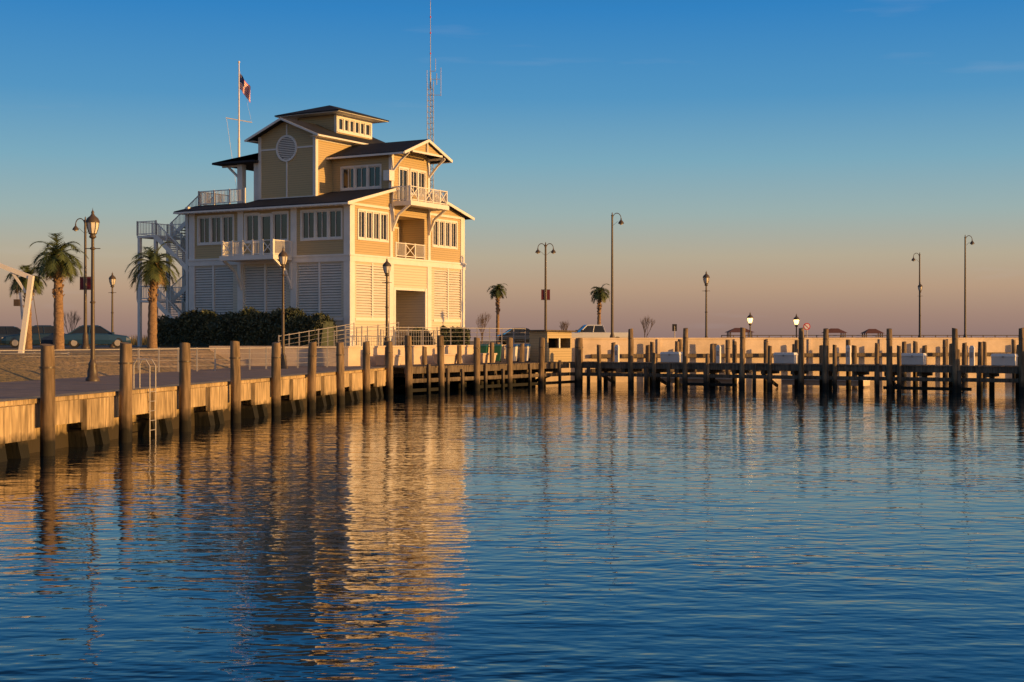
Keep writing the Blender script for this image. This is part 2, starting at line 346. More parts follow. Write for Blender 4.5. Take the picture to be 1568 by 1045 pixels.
def piling(x, y, z0, z1, r, name='mooring_piling', tilt=.014):
    mb = MB(); n = 14; H = z1 - z0; k = 9
    ox, oy = U(-.03, .03), U(-.03, .03); vs = []; fs = []
    for i in range(k + 1):
        t = i / k; rr = r * (1.05 - .09 * t) * (.93 if i == k else 1) * U(.985, 1.015)
        for j in range(n):
            a = 2 * math.pi * j / n; q = rr * (1 + .03 * math.sin(3 * a + t * 4))
            vs.append((math.cos(a) * q + ox * math.sin(t * 3), math.sin(a) * q + oy * math.sin(t * 3.5), H * t + (.03 * math.cos(a + 1) if i == k else 0)))
    for i in range(k):
        for j in range(n): fs.append((i * n + j, i * n + (j + 1) % n, (i + 1) * n + (j + 1) % n, (i + 1) * n + j))
    mb.add(vs, fs, 0, True); mb.add(vs[-n:], [tuple(range(n))], 0)
    if r > .16: mb.cyl((0, 0, H - .62), (0, 0, H - .57), r * 1.07, n=n, mat=1)
    o = mb.obj(name, ['pile', 'bronze'], loc=(x, y, z0)); o.rotation_euler = (U(-tilt, tilt), U(-tilt, tilt), U(0, 6))
    return o
for y in kY:
    x = -12.2 + .148 * (y - 37.3); piling(x, y, -1.5, 2.93 + U(-.05, .05), .19)
def ladder(px, y):
    x = -12.35 + .148 * (y - 37.3)
    mb = MB()
    for o in (-.23, .23):
        c = Vector((x, y, 0)) + Vector((uL.x, uL.y, 0)) * o
        mb.tube([c + Vector((0, 0, -.6)), c + Vector((0, 0, 2.2)), c + Vector((-.12, 0, 2.4)), c + Vector((-.4, 0, 2.42)), c + Vector((-.5, 0, 2.25)), c + Vector((-.5, 0, 1.5))], .022, 8)
    z = -.4
    while z < 1.6:
        c = Vector((x, y, z)); v = Vector((uL.x, uL.y, 0)) * .23; mb.cyl(c - v, c + v, .016, n=6); z += .3
    mb.obj('dock_ladder', ['galv'])
ladder(232, 44.6)

# ------------------------------------------------------------------ timber piers
def pier(name, A, d, L0, L1, inn, width, step=3.75):
    A = Vector(A); d = Vector(d).normalized(); n = Vector(inn).normalized()
    f = Face(A, d, -n)
    mb = MB()
    t = L0
    while t < L1:
        f.box(mb, t, t + .19, -width, .12 + U(-.02, .02), DZ - .07 + U(-.004, .004), DZ + .004 + U(0, .01), 0); t += .2
    f.box(mb, L0, L1, -.05, .10, DZ - .38, DZ - .075, 0); f.box(mb, L0, L1, -width + .02, -width + .17, DZ - .38, DZ - .075, 0)
    f.box(mb, L0, L1, -width / 2 - .07, -width / 2 + .07, DZ - .38, DZ - .075, 0)
    f.box(mb, L0, L1, .02, .14, .62, .84, 0)
    t = L0
    while t < L1 - 3:
        q = U(2.5, 5)
        if R() < .6: f.box(mb, t, t + q, .02, .13, .12, .30, 0)
        t += q
    t = L0 + step * .5
    k = 0
    while t < L1:
        f.box(mb, t - .12, t + .12, -width, -.06, DZ - .62, DZ - .39, 0)
        if k % 2 == 0: mb.beam(f.P(t, 0, DZ - .6), f.P(t, -width, .1), .08, .2, 0)
        mb.cyl(f.P(t, -width / 2, -1.5), f.P(t, -width / 2, DZ - .6), .15, n=10, mat=0)
        if k % 2 == 0 or R() < .35: 
            q = t + U(-.5, .5); f.box(mb, q - .1, q + .1, .14, .26, -.8, DZ + U(-.3, .15), 0)
        t += step / 2; k += 1
    o = mb.obj(name, ['timber'])
    return f
dP = (.857, -.515); nP = (.515, .857)
fp = pier('timber_pier', (3.65, 92.5), dP, 0.2, 52, nP, 2.6)
for t in [.8, 4.58, 8.31, 12.06, 15.77, 17.3, 21.07, 24.8, 28.4, 32.2, 36, 39.8, 43.6, 47.4]:
    x, y, _ = fp.P(t, .1, 0); piling(x, y, -1.5, (3.05 if t < 1 else 3.64 + U(-.05, .05)), .17 if t > 1 else .26)
t = 1.2
while t < 50:
    x, y, _ = fp.P(t + U(-.35, .35), -2.75, 0); piling(x, y, -1.5, 2.7 + U(-.1, .3), .15); t += 1.87
t = 2.6
while t < 50:
    x, y, _ = fp.P(t + U(-.3, .3), .12, 0); piling(x, y, -1.5, 2.2 + U(-.2, .5), .13); t += 3.75
t = 5.0
while t < 70:
    x, y, _ = fw.P(t + U(-.4, .4), U(1.6, 2.6), 0); piling(x, y, -1.5, 2.75 + U(-.35, .22), U(.14, .2)); t += U(1.6, 3.0)
mb = MB(); fw.box(mb, 4, 75, .14, .34, 1.7, 1.95, 0); fw.box(mb, 4, 75, .14, .34, .7, .95, 0); mb.obj('seawall_waler', ['timber'])
def float_dock(t, d):
    x, y, _ = fp.P(t, d, 0); mb = MB(); mb.box(-2.6, 2.6, -.7, .7, .12, .42, 0); mb.box(-2.62, 2.62, -.74, .74, .42, .5, 1)
    for q in (-2.2, 0, 2.2): mb.cyl((q, -.5, .5), (q, -.5, .68), .05, n=8, mat=2)
    mb.obj('floating_dock', ['seawall', 'white', 'galv'], loc=(x, y, 0), rot=math.atan2(dP[1], dP[0]))
float_dock(7.5, -4.4); float_dock(15.5, -5.2)
d2 = Vector((.521, .854)).normalized(); n2v = Vector((-.854, .521))
fq = pier('timber_wharf', (-5.8, 77), d2, 0.0, 18.1, n2v, 2.2)
for t in (0.1, 3.26, 6.9, 10.6, 14.35):
    x, y, _ = fq.P(t, .16, 0); piling(x, y, -1.5, 3.08 if t > 4 else 3.2, .2)
for t in (1.5, 5.1, 8.8, 12.4, 16.2):
    x, y, _ = fq.P(t, -2.3, 0); piling(x, y, -1.5, 2.55 + U(-.1, .3), .15)

def dock_box(x, y, rot, L_=1.3, matk='white'):
    mb = MB()
    mb.hexa([(-L_ / 2, -.3, 0), (L_ / 2, -.3, 0), (L_ / 2, .3, 0), (-L_ / 2, .3, 0), (-L_ / 2, -.34, .5), (L_ / 2, -.34, .5), (L_ / 2, .34, .5), (-L_ / 2, .34, .5)])
    mb.hexa([(-L_ / 2 - .04, -.38, .5), (L_ / 2 + .04, -.38, .5), (L_ / 2 + .04, .38, .5), (-L_ / 2 - .04, .38, .5), (-L_ / 2 + .02, -.3, .66), (L_ / 2 - .02, -.3, .66), (L_ / 2 - .02, .3, .66), (-L_ / 2 + .02, .3, .66)])
    mb.box(-.06, .06, -.40, -.38, .42, .54, 1)
    mb.obj('dock_box', [matk, 'galv'], loc=(x, y, DZ + .02), rot=rot, bevel=.02)
rotP = math.atan2(dP[1], dP[0])
for t in (6.5, 14.1, 21.9, 27.0, 34):
    x, y, _ = fp.P(t, -1.9, 0); dock_box(x, y, rotP)
def pedestal(x, y):
    mb = MB(); mb.box(-.13, .13, -.1, .1, 0, .95); mb.hexa([(-.15, -.12, .95), (.15, -.12, .95), (.15, .12, .95), (-.15, .12, .95), (-.08, -.05, 1.12), (.08, -.05, 1.12), (.08, .05, 1.12), (-.08, .05, 1.12)])
    mb.box(-.08, .08, -.12, -.1, .45, .75, 1)
    mb.obj('power_pedestal', ['white', 'galv'], loc=(x, y, DZ + .02), rot=rotP)
for t in (3.2, 10.2, 18.4, 25.5, 31):
    x, y, _ = fp.P(t, -.7, 0); pedestal(x, y)

# ------------------------------------------------------------------ BUILDING
BR = math.radians(59.7)
B = empty('harbor_building', (-11.4, 100, 0), BR)
walls = MB(); tr = MB(); gl = MB(); lv = MB(); rf = MB(); dk = MB(); bal = MB()
SH = Face((0, 0), (0, 1), (-1, 0)); SU = Face((0, 0), (1, 0), (0, -1)); BK = Face((15, 0), (0, 1), (1, 0)); LF = Face((0, 15), (1, 0), (0, 1))
Z0 = 2.3
lop = [(.75, 2.6, 4.6, 8.35), (2.75, 4.6, 4.6, 8.35)]
ops_sh = [(a + o, b2 + o, c, d) for o in (0, 5, 10) for a, b2, c, d in lop]
SH.wall(walls, 0, 15, Z0, 8.5, .25, ops_sh, 1)
ops_su = [(a + o, b2 + o, c, d) for o in (0, 10) for a, b2, c, d in lop] + [(5.5, 9.4, Z0, 6.6)]
SU.wall(walls, .25, 14.75, Z0, 8.5, .25, ops_su, 1)
BK.wall(walls, 0, 15, Z0, 8.5, .25, [], 1); LF.wall(walls, .25, 14.75, Z0, 8.5, .25, [], 1)
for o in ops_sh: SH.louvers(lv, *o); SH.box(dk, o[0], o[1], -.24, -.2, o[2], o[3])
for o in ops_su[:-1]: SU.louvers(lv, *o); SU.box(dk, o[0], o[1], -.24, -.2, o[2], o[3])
SU.box(walls, 5.3, 5.5, -3.5, -.25, Z0, 6.6, 1); SU.box(walls, 9.4, 9.6, -3.5, -.25, Z0, 6.6, 1)
SU.box(walls, 5.5, 9.4, -3.7, -3.5, Z0, 6.8, 1); SU.box(walls, 5.3, 9.6, -3.7, -.25, 6.6, 6.8, 1)
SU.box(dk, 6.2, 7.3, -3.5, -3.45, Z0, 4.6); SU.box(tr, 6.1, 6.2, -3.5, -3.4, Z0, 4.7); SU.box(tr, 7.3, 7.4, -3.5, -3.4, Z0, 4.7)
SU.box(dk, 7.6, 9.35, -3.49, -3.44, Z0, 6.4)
for s in (0, 5, 10, 15):
    a, b2 = max(0, s - .27) if s else -.06, min(15, s + .27) if s < 15 else 15.06
    if s == 0: b2 = .5
    if s == 15: a = 14.5
    SH.box(tr, a, b2, 0, .07, Z0, 8.48); SU.box(tr, a if s else .001, b2, 0, .07, Z0, 8.48)
    SH.box(tr, a, b2, 0, .06, 9.0, 12.5)
    if s in (0, 15): SU.box(tr, a if s else .001, b2, 0, .06, 9.0, 12.62)
    else: SU.box(tr, s - .16, s + .16, 0, .06, 9.0, 12.9)
SH.box(tr, -.1, 15.1, 0, .1, 8.48, 9.0); SU.box(tr, .001, 15.1, 0, .1, 8.48, 9.0)
SH.box(tr, -.12, 15.12, .1, .16, 8.86, 8.97); SU.box(tr, -.1, 15.12, .1, .16, 8.86, 8.97)
for o in (0, 5, 10):
    SH.box(tr, o + .6, o + 4.7, 0, .05, 4.3, 4.5)
    SH.box(tr, o + 2.6, o + 2.75, 0.001, .04, 4.5, 8.48)
for o in (0, 10):
    SU.box(tr, o + .6, o + 4.7, 0, .05, 4.3, 4.5); SU.box(tr, o + 2.6, o + 2.75, 0.001, .04, 4.5, 8.48)
SU.box(tr, 5.27, 5.5, .0, .09, Z0, 6.8); SU.box(tr, 9.4, 9.63, .0, .09, Z0, 6.8); SU.box(tr, 5.5, 9.4, 0, .06, 6.6, 6.8)
# second floor
g_sh = [(.75, 4.25, 10.15, 12.1, 3), (10.75, 14.1, 10.15, 12.1, 3), (5.6, 6.9, 10.15, 12.1, 1), (8.3, 9.5, 10.15, 12.1, 1)]
SH.wall(walls, 0, 15, 8.5, 12.7, .25, [g[:4] for g in g_sh] + [(7.15, 8.05, 9.02, 12.0)], 0)
for g in g_sh: SH.windows(tr, gl, *g)
SH.windows(tr, gl, 7.15, 8.05, 9.05, 12.0, 1, 1)
g_su = [(1.0, 4.5, 10.15, 12.1, 4), (10.55, 13.9, 10.15, 12.1, 4)]
SU.wall(walls, .25, 14.75, 8.5, 12.7, .25, [g[:4] for g in g_su] + [(5.5, 9.4, 9.02, 12.1)], 0)
for g in g_su: SU.windows(tr, gl, *g)
BK.wall(walls, 0, 15, 8.5, 12.7, .25, [], 0); LF.wall(walls, .25, 14.75, 8.5, 12.7, .25, [], 0)
SU.box(walls, 5.3, 5.5, -2.2, -.25, 8.9, 12.3, 0); SU.box(walls, 9.4, 9.6, -2.2, -.25, 8.9, 12.3, 0)
SU.box(walls, 5.3, 9.6, -2.4, -2.2, 8.9, 12.3, 0); SU.box(tr, 5.5, 9.4, -2.2, -.25, 8.9, 9.02); SU.box(walls, 5.5, 9.4, -2.2, -.25, 12.1, 12.3, 0)
PB = Face((5.5, 2.2), (1, 0), (0, -1))
PB.windows(tr, gl, .5, 1.9, 9.05, 11.4, 1, 1); PB.windows(tr, gl, 2.3, 3.5, 9.9, 11.4, 1, 2)
rail(bal, (5.55, -.02), (9.35, -.02), 9.02, kind='x', postspace=1.27)
walls.add([(0, 0, 12.7), (5, 0, 12.7), (5, 0, 13.93), (0, 0, 12.72)], [(0, 1, 2, 3)], 0)
walls.add([(10, 0, 12.7), (15, 0, 12.7), (15, 0, 12.72), (10, 0, 13.93)], [(0, 1, 2, 3)], 0)
def mz(x): return 12.72 + .25 * (x if x < 7.5 else 15 - x)
YO = -.5
def rslab(x0, x1, y0, y1, th=.14):
    rf.slab([(x0, y0, mz(x0) + .1), (x1, y0, mz(x1) + .1), (x1, y1, mz(x1) + .1), (x0, y1, mz(x0) + .1)], th)
rslab(-.9, 1.5, YO, 15.8); rslab(1.5, 4.93, YO, 10.8); rslab(5.07, 7.5, .12, 10.8); rslab(7.5, 9.93, .12, 10.8); rslab(10.07, 15.7, YO, 15.8)
tr.beam((-.93, YO - .02, mz(-.93) - .03), (-.93, 15.82, mz(-.93) - .03), .05, .13)
for (xa, xb) in ((-.93, 4.93), (10.07, 15.73)):
    tr.beam((xa, YO - .03, mz(xa) - .02), (xb, YO - .03, mz(xb) - .02), .06, .2)
for yy in [i * .6 for i in range(26)]: tr.beam((-.88, yy + .01, mz(-.9) - .12), (0, yy + .01, mz(0) - .1), .07, .1)
tr.box(-.88, 0, YO + .05, 15.75, 12.40, 12.43)
SU.box(tr, .5, 4.84, 0, .05, 12.45, 12.62); SU.box(tr, 10.16, 14.5, 0, .05, 12.45, 12.62)
# shadow face balcony
bal.box(-2.2, -.17, 5.1, 10.0, 8.72, 8.95); bal.box(-2.26, -2.2, 5.04, 10.06, 8.66, 9.0); bal.box(-2.2, -.17, 5.04, 5.1, 8.66, 9.0); bal.box(-2.2, -.17, 10.0, 10.06, 8.66, 9.0)
rail(bal, (-2.1, 5.2), (-2.1, 9.9), 8.95, kind='x', postspace=.95, step=.13); rail(bal, (-2.0, 5.2), (-.12, 5.2), 8.95, kind='picket', step=.12); rail(bal, (-2.0, 9.9), (-.12, 9.9), 8.95, step=.12)
for yy in (5.2, 9.9):
    bal.beam((-.08, yy, 6.7), (-.75, yy, 7.9), .16, .16); bal.beam((-.75, yy, 7.9), (-2.0, yy, 8.7), .16, .16); bal.beam((-.14, yy, 6.6), (-.14, yy, 8.48), .14, .14)
# third level central block
BS = Face((3, 5.4), (0, 1), (-1, 0)); BU = Face((3, 5.4), (1, 0), (0, -1))
walls.box(3, 12.5, 5.4, 10.8, 12.6, 18.3, 0)
walls.add([(3, 5.4, 18.3), (3, 10.8, 18.3), (3, 8.1, 19.42)], [(0, 2, 1)], 0); walls.add([(12.5, 5.4, 18.3), (12.5, 10.8, 18.3), (12.5, 8.1, 19.42)], [(0, 1, 2)], 0)
def bz(y): return 18.32 + .415 * (2.7 - abs(y - 8.1))
for ya, yb in ((4.6, 8.1), (8.1, 11.6)):
    rf.slab([(2.3, ya, bz(ya) + .1), (13.2, ya, bz(ya) + .1), (13.2, yb, bz(yb) + .1), (2.3, yb, bz(yb) + .1)], .13)
    tr.beam((2.27, ya if ya < 8 else 8.1, bz(ya if ya < 8 else 8.1) - .02), (2.27, yb, bz(yb) - .02), .06, .16)
tr.beam((2.27, 4.57, bz(4.57) - .02), (13.2, 4.57, bz(4.57) - .02), .05, .12)
tr.box(2.35, 13.1, 4.62, 5.4, 17.93, 17.96); tr.box(2.35, 13.1, 10.8, 11.5, 17.93, 17.96)
for s0, s1 in ((-.05, .22), (5.18, 5.45)): BS.box(tr, s0, s1, 0, .05, 13.2, 18.3)
BU.box(tr, .001, .25, 0, .05, 13.3, 18.2); BU.box(tr, .25, 9.5, 0, .05, 17.75, 17.95)
BS.box(tr, .22, 5.18, 0, .06, 13.45, 13.62)
BS.box(tr, 2.64, 2.76, 0, .04, 13.62, 16.3); BS.box(tr, 2.64, 2.76, 0, .04, 18.25, 19.1); BS.box(tr, .22, 1.72, 0, .04, 17.22, 17.34); BS.box(tr, 3.68, 5.18, 0, .04, 17.22, 17.34)
n = 40
for i in range(n):
    t0 = 2 * math.pi * i / n; t1 = 2 * math.pi * (i + 1) / n
    def cp(r, t, d): return BS.P(2.7 + math.cos(t) * r, d, 17.28 + math.sin(t) * r)
    tr.hexa([cp(.84, t0, 0), cp(1.0, t0, 0), cp(1.0, t1, 0), cp(.84, t1, 0), cp(.84, t0, .09), cp(1.0, t0, .09), cp(1.0, t1, .09), cp(.84, t1, .09)])
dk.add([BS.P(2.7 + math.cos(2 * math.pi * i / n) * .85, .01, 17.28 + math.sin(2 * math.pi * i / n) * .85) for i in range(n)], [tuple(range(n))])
z = -.78
while z < .78:
    hw = math.sqrt(max(0, .84 ** 2 - z * z)) - .01
    if hw > .08: BS.box(lv, 2.7 - hw, 2.7 + hw, .012, .05, 17.28 + z, 17.28 + z + .085)
    z += .135
# third floor room
RS = Face((5, -.04), (0, 1), (-1, 0)); RU = Face((5, -.04), (1, 0), (0, -1)); RB = Face((10, -.04), (0, 1), (1, 0))
RS.wall(walls, 0, 5.44, 12.3, 16.75, .2, [(1.0, 4.5, 14.2, 15.75)], 0); RS.windows(tr, gl, 1.0, 4.5, 14.2, 15.75, 3)
RU.wall(walls, .2, 4.8, 12.3, 16.75, .2, [(1.0, 2.1, 13.1, 15.6), (2.5, 4.4, 13.9, 15.6)], 0); RU.windows(tr, gl, 1.0, 2.1, 13.15, 15.6, 1); RU.windows(tr, gl, 2.5, 4.4, 13.9, 15.6, 2)
RB.wall(walls, 0, 5.44, 12.3, 16.75, .2, [], 0)
walls.add([(5, -.04, 16.75), (10, -.04, 16.75), (7.5, -.04, 17.72)], [(0, 1, 2)], 0)
RS.box(tr, -.05, .2, 0, .05, 13.9, 16.6); RU.box(tr, .001, .22, 0, .05, 13.0, 16.75); RU.box(tr, 4.78, 5.0, 0, .05, 13.0, 16.75); RS.box(tr, .2, 5.3, 0, .05, 13.95, 14.06)
def qz(x): return 16.78 + .385 * (2.5 - abs(x - 7.5))
RY = -1.65
for xa, xb in ((4.3, 7.5), (7.5, 10.7)):
    rf.slab([(xa, RY, qz(xa) + .1), (xb, RY, qz(xb) + .1), (xb, 5.38, qz(xb) + .1), (xa, 5.38, qz(xa) + .1)], .13)
    tr.beam((xa, RY - .03, qz(xa) - .02), (xb, RY - .03, qz(xb) - .02), .07, .2)
tr.beam((4.27, RY, qz(4.27) - .02), (4.27, 5.38, qz(4.27) - .02), .05, .14); tr.beam((10.73, RY, qz(10.73) - .02), (10.73, 5.38, qz(10.73) - .02), .05, .14)
ty = RY + .12
tr.beam((5.5, ty, 16.75), (9.5, ty, 16.75), .12, .14); tr.beam((7.5, ty, 16.8), (7.5, ty, 17.65), .1, .1)
walls.add([(5.6, ty + .1, 16.85), (9.4, ty + .1, 16.85), (7.5, ty + .1, 17.6)], [(0, 1, 2)], 0)
for sx in (-1, 1):
    x = 7.5 + sx * 2.4
    tr.beam((x, -.1, 15.3), (x, -.85, 16.1), .13, .13); tr.beam((x, -.85, 16.1), (x, ty, 16.6), .13, .13); tr.beam((x, -.1, 16.62), (x, ty, 16.62), .13, .15)
# third floor balcony
bal.box(5.0, 10.0, -1.75, -.1, 12.86, 13.04); bal.box(4.94, 10.06, -1.81, -1.75, 12.74, 13.08); bal.box(4.94, 5.0, -1.75, -.1, 12.74, 13.08); bal.box(10.0, 10.06, -1.75, -.1, 12.74, 13.08)
rail(bal, (5.08, -1.67), (9.92, -1.67), 13.06, kind='x', postspace=.97, step=.12); rail(bal, (5.08, -1.6), (5.08, -.1), 13.06, step=.12); rail(bal, (9.92, -1.6), (9.92, -.1), 13.06, step=.12)
for x in (5.08, 9.92):
    bal.beam((x, -.08, 11.0), (x, -.6, 12.1), .16, .16); bal.beam((x, -.6, 12.1), (x, -1.6, 12.78), .16, .16); bal.beam((x, -.13, 10.9), (x, -.13, 12.8), .14, .14)
tr.box(4.3, 4.95, -.35, .2, 14.55, 15.3)
# monitor / cupola
CU = Face((6.6, 6.2), (1, 0), (0, -1)); CS = Face((6.6, 6.2), (0, 1), (-1, 0))
walls.box(6.8, 11.0, 6.4, 9.8, 18.3, 20.15, 0)
CU.box(walls, 0, 4.6, -.2, 0, 18.3, 18.95, 0); CS.box(walls, .2, 3.8, -.2, 0, 18.3, 20.15, 0)
CU.windows(tr, gl, .25, 4.35, 19.0, 19.95, 6, 1, trim=.18); CU.box(tr, 0.001, .14, -.1, .06, 18.9, 20.15); CS.box(tr, -.05, .2, 0, .05, 18.6, 20.15)
CU.box(tr, 0, 4.6, -.15, .03, 20.1, 20.2)
walls.box(10.99, 11.2, 6.2, 10.0, 18.3, 20.15, 0); walls.box(6.6, 11.2, 9.8, 10, 18.3, 20.14, 0)
def hip(x0, x1, y0, y1, z0, z1, rx0, rx1, ry, th=.09):
    rf.add([(x0, y0, z0), (x1, y0, z0), (x1, y1, z0), (x0, y1, z0), (rx0, ry, z1), (rx1, ry, z1)], [(0, 1, 5, 4), (1, 2, 5), (2, 3, 4, 5), (3, 0, 4)], 0)
    rf.box(x0, x1, y0, y1, z0 - th, z0 - .004, 0); tr.box(x0 + .05, x1 - .05, y0 + .05, y1 - .05, z0 - th - .04, z0 - th - .003, 0)
hip(5.4, 12.0, 5.1, 11.3, 20.32, 21.25, 8.2, 9.2, 8.1)
# left porch roof
rf.add([(2.4, 15.0, 16.55), (2.4, 10.8, 16.95), (4.8, 10.8, 17.6), (4.8, 13.0, 17.35), (8.4, 15, 16.55), (8.4, 10.8, 16.95)], [(0, 3, 2, 1), (0, 4, 3), (4, 5, 2, 3)], 0)
rf.box(2.4, 8.4, 10.8, 15.0, 16.4, 16.55)
for yy in (11.25, 12.9):
    tr.box(3.2, 3.65, yy - .25, yy + .25, 13.2, 16.4); tr.box(7.2, 7.6, yy - .25, yy + .25, 13.2, 16.4)
tr.beam((3.4, 13.15, 15.4), (3.4, 14.3, 16.35), .14, .14); tr.beam((3.4, 13.15, 16.32), (3.4, 14.8, 16.32), .14, .14)
rf.box(1.5, 10, 10.8, 15.5, 13.0, 13.2); walls.box(1.6, 14.6, 10.9, 14.9, 12.5, 13.0, 0)
rail(bal, (1.5, 10.9), (1.5, 15.5), 13.2, step=.14); rail(bal, (1.5, 15.5), (5, 15.5), 13.2, step=.14)
# exterior stairs
st = MB()
x0, x1 = 1.8, 3.4
def flight(ya, za, yb, zb, xa, xb):
    nst = int(abs(zb - za) / .18)
    for i in range(nst):
        t = (i + .5) / nst; y = ya + (yb - ya) * t; z = za + (zb - za) * t; st.box(xa + .03, xb - .03, y - .15, y + .15, z - .05, z, 1)
    for x in (xa, xb): 
        st.beam((x, ya, za - .1), (x, yb, zb - .1), .07, .3, 0); rail(st, (x, ya), (x, yb), za, zb, step=.16)
Y1 = 18.6; Y2 = 20.6
flight(15.6, 13.1, Y1, 11.0, x0, x1)
flight(Y1, 10.9, 15.3, 8.3, x0 - 1.7, x0 - .1)
flight(15.3, 8.2, Y1, 6.0, x0, x1)
flight(Y1, 5.9, 15.0, 3.0, x0 - 1.7, x0 - .1)
for z in (11.0, 6.0):
    st.box(x0 - 1.7, x1, Y1, Y2, z - .18, z - .02, 0); rail(st, (x0 - 1.7, Y2 - .05), (x1, Y2 - .05), z, step=.16); rail(st, (x0 - 1.7, Y1), (x0 - 1.7, Y2 - .05), z, step=.16); rail(st, (x1, Y1), (x1, Y2 - .05), z, step=.16)
st.box(x0 - 1.7, x1, 15.0, 15.6, 8.1, 8.28, 0)
for x in (x0 - 1.6, x1 - .1):
    for y in (Y2 - .2, Y1 + .1, 15.4): st.beam((x, y, 2.2), (x, y, 11.0 if y > 16 else 13.0), .24, .24, 0)
walls.obj('walls', ['siding', 'siding2'], B); tr.obj('white_trim', ['white'], B); gl.obj('window_panes', ['glass'], B); lv.obj('louvers', ['louver'], B)
rf.obj('roof', ['roof'], B); dk.obj('dark_openings', ['dark'], B); bal.obj('balconies', ['white'], B); st.obj('exterior_stairs', ['white', 'timber'], B)

def bw(a, b, z=0):
    c, s = math.cos(BR), math.sin(BR); return (-11.4 + a * c - b * s, 100 + a * s + b * c, z)

# ------------------------------------------------------------------ foliage
def leafmass(name, pts_fn, count, size, parent=None, mats=('leaf', 'leaf2'), core=None):
    mb = MB()
    for i in range(count):
        p, nrm = pts_fn(); s = size * U(.6, 1.3)
        a = Vector((U(-1, 1), U(-1, 1), U(-1, 1))).normalized(); b2 = a.cross(Vector((U(-1, 1), U(-1, 1), U(-1, 1)))).normalized()
        p = Vector(p); mb.add([p - a * s, p + b2 * s * .4, p + a * s, p - b2 * s * .4], [(0, 1, 2, 3)], 1 if R() < .3 else 0)
    if core: core(mb)
    return mb.obj(name, list(mats), parent)
def hedge(name, p, q, w_, h, z0, count, size=.13, mn=.72):
    p = Vector(p); q = Vector(q); d = q - p; n = Vector((-d.y, d.x)).normalized(); Ln = d.length
    lumps = [(U(0, 1), U(.75, 1.0) * h, U(.7, 1.5)) for _ in range(int(Ln / 1.0))]
    def top(t):
        v = 0
        for c, hh, ww in lumps: v = max(v, hh * math.sqrt(max(0, 1 - ((t - c) * Ln / ww / 1.4) ** 2)))
        return max(v, h * mn)
    def fn():
        t = R(); H = top(t); a = R() * math.pi
        rr = 1 - abs(random.gauss(0, .16)); y = math.cos(a) * w_ / 2 * rr; z = (abs(math.sin(a)) ** .6) * H * rr
        e = random.gauss(0, .06); c = p + d * t + n * (y + e); return (c.x, c.y, z0 + z + random.gauss(0, .06)), None
    def core(mb):
        k = int(Ln / .5)
        for i in range(k):
            t0 = i / k; t1 = (i + 1) / k; H = top((t0 + t1) / 2) * .8; a = p + d * t0; b2 = p + d * t1; o = n * w_ * .36
            mb.hexa([(a - o).to_3d() + Vector((0, 0, z0)), (a + o).to_3d() + Vector((0, 0, z0)), (b2 + o).to_3d() + Vector((0, 0, z0)), (b2 - o).to_3d() + Vector((0, 0, z0)),
                     (a - o * .6).to_3d() + Vector((0, 0, z0 + H)), (a + o * .6).to_3d() + Vector((0, 0, z0 + H)), (b2 + o * .6).to_3d() + Vector((0, 0, z0 + H)), (b2 - o * .6).to_3d() + Vector((0, 0, z0 + H))], 0)
    return leafmass(name, fn, count, size, core=core)
hedge('hedge', bw(-2.2, .2)[:2], bw(-2.0, 16)[:2], 2.4, 2.85, GZ, 22000)
hedge('shrub', bw(4.9, -1.6)[:2], bw(7.5, -1.6)[:2], 1.3, 1.5, GZ, 2500, mn=.3)
hedge('shrub', (-5.2, 104), (-3.1, 104), 1.5, 1.8, GZ, 2500, mn=.3)
mb = MB()
for i in range(9000):
    x = U(-90, -20); y = U(125, 150); h = U(.3, 1.1); a = U(-.25, .25)
    mb.add([(x, y, GZ), (x + .07, y, GZ), (x + a, y + U(-.2, .2), GZ + h)], [(0, 1, 2)])
mb.obj('dune_grass', ['grass'])

